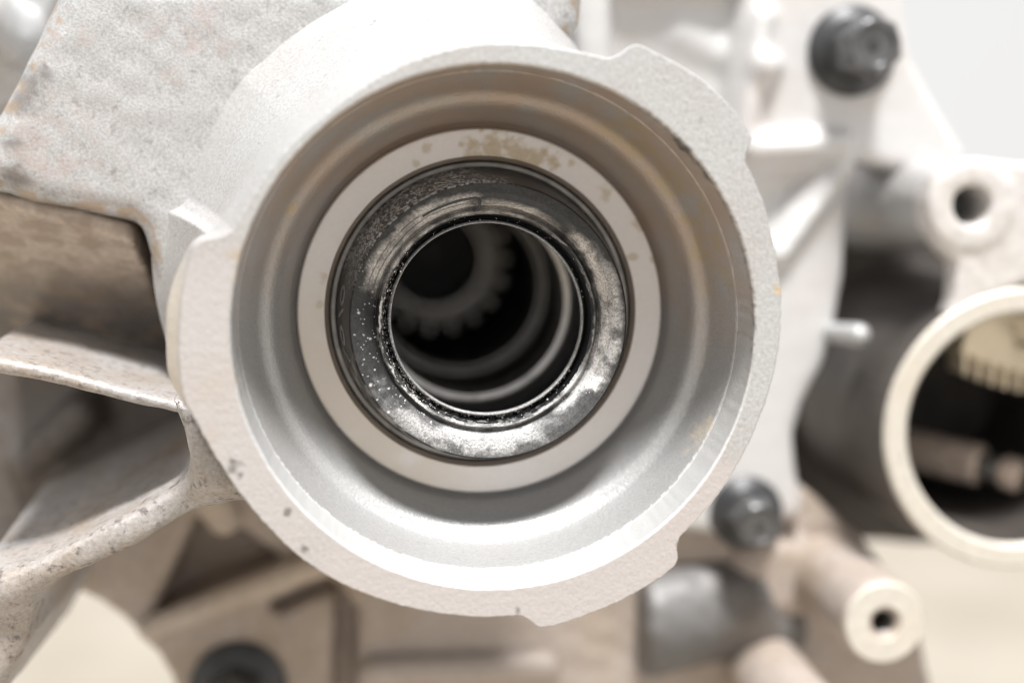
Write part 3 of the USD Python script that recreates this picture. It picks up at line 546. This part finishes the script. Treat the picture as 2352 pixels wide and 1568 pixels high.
# dark wall joining tube and end casting
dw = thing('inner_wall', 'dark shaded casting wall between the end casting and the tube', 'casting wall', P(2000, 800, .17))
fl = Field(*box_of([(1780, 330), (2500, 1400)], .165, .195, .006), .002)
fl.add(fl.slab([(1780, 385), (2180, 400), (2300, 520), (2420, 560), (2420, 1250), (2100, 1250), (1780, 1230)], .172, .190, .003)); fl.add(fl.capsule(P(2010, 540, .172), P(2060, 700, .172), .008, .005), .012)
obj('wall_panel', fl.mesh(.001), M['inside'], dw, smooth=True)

# gear and shaft inside the tube
YG = .104
tg = thing('toothed_gear', 'yellowed steel gear segment with teeth showing inside the tube', 'gear', P(2300, 780, YG))
gp = [(2206, 808), (2216, 760), (2236, 716), (2300, 700), (2400, 730), (2440, 790), (2452, 868)]
arc = [lerp(np.array(gp[-1], float), np.array(gp[0], float), t) + np.array([0, 14 * math.sin(math.pi * t)]) for t in np.linspace(0, 1, 14)][1:-1]
fl = Field(*box_of(gp, YG, YG + .012, .004), .0006)
fl.add(fl.slab(gp + [tuple(a) for a in arc], YG, YG + .012, .0012)); fl.cut(fl.slab([(2330, 742), (2420, 762), (2420, 800), (2340, 790)], YG - .004, YG + .003, .001, yref=YG), .002)
obj('gear_body', fl.mesh(.0002), M['gear'], tg, smooth=True)
for i in range(8):
    t = (i + .5) / 8; c = P(*(lerp(np.array(gp[-1], float), np.array(gp[0], float), t) + np.array([0, 14 * math.sin(math.pi * t)])), YG)
    b_ = trimesh.creation.box((.0017, .011, .0070)); b_.vertices[b_.vertices[:, 2] < 0, 0] *= .5; b_.apply_translation(c + [0, .0062, -.0022]); obj('gear_tooth', b_, M['gear'], tg, smooth=False)
sh = thing('shaft', 'stained steel shaft with stepped tip lying inside the tube', 'shaft', P(2150, 1040, .13))
def seg(a, b, r, name, mat, ch=.0008):
    a, b = np.array(a), np.array(b); L = np.linalg.norm(b - a)
    t = trimesh.creation.revolve(np.array([[0, 0], [r - ch, 0], [r, ch], [r, L - ch], [r - ch, L], [0, L]]), sections=40); t.apply_transform(trimesh.geometry.align_vectors([0, 0, 1], (b - a) / L)); t.apply_translation(a)
    obj(name, t, mat, sh)
A, B, C, D_ = P(2020, 1015, .150), P(2255, 1068, .126), P(2300, 1080, .122), P(2350, 1096, .117)
seg(A, B, R(50, .13), 'shaft_body', M['shaft']); seg(B, C, R(34, .13), 'shaft_neck', M['dark_steel']); seg(C, D_, R(40, .13), 'shaft_tip', M['shaft'], .0012)

# ------------------------------------------------------------------ flange bolts
def bolt(c, y, rf, rh_, label, rot=0.0, dish=True):
    """hex flange bolt whose head points at the viewer along the axle direction; y = face it is screwed on to."""
    b = P(*c, y); rf, rh_ = R(rf, y), R(rh_, y); hh = rh_ * 1.7
    t = thing('flange_bolt', label, 'bolt', b, group='black flange bolts on the castings')
    cen = (b[0], b[2] - Z0)
    obj('flange', polar([(y, rf), (y - rf * .12, rf), (y - rf * .16, rf * .96), (y - rf * .34, rh_ * 1.02), (y - rf * .36, rh_ * .5)], cen, n=96), M['bolt'], t)
    th = np.linspace(0, 2 * np.pi, 96, endpoint=False); ap = rh_ * .87
    hexr = np.minimum(ap / np.cos((th - rot + np.pi / 6) % (np.pi / 3) - np.pi / 6), rh_ * .985)
    yt = y - rf * .3 - hh
    rows = [(y - rf * .30, hexr), (yt + rh_ * .30, hexr), 'S', (yt + rh_ * .30, hexr), (yt + rh_ * .04, np.minimum(hexr, rh_ * .80)), (yt, rh_ * .74)]
    rows += [(yt, rh_ * .62), 'S', (yt, rh_ * .62), (yt + rh_ * .10, rh_ * .55), 'S', (yt + rh_ * .10, rh_ * .55), (yt + rh_ * .12, .0001)] if dish else [(yt, .0001)]
    t = obj('hex_head', polar(rows, cen, n=96), M['bolt_head'], t)
    obj('head_stud', polar([(yt + rh_ * .12, rh_ * .2), (yt + rh_ * .06, rh_ * .17), (yt + rh_ * .06, .0001)], cen, n=40), M['bolt'], t)
bolt((1955, 118), .116, 104, 74, 'large black flange bolt at top right on the pale end casting', .2)
bolt((1712, 1176), .116, 88, 62, 'black flange bolt low on the right beside the boss rim', .4)
bolt((548, 1578), .124, 112, 70, 'black flange bolt cut off by the lower edge of the photo', .1)
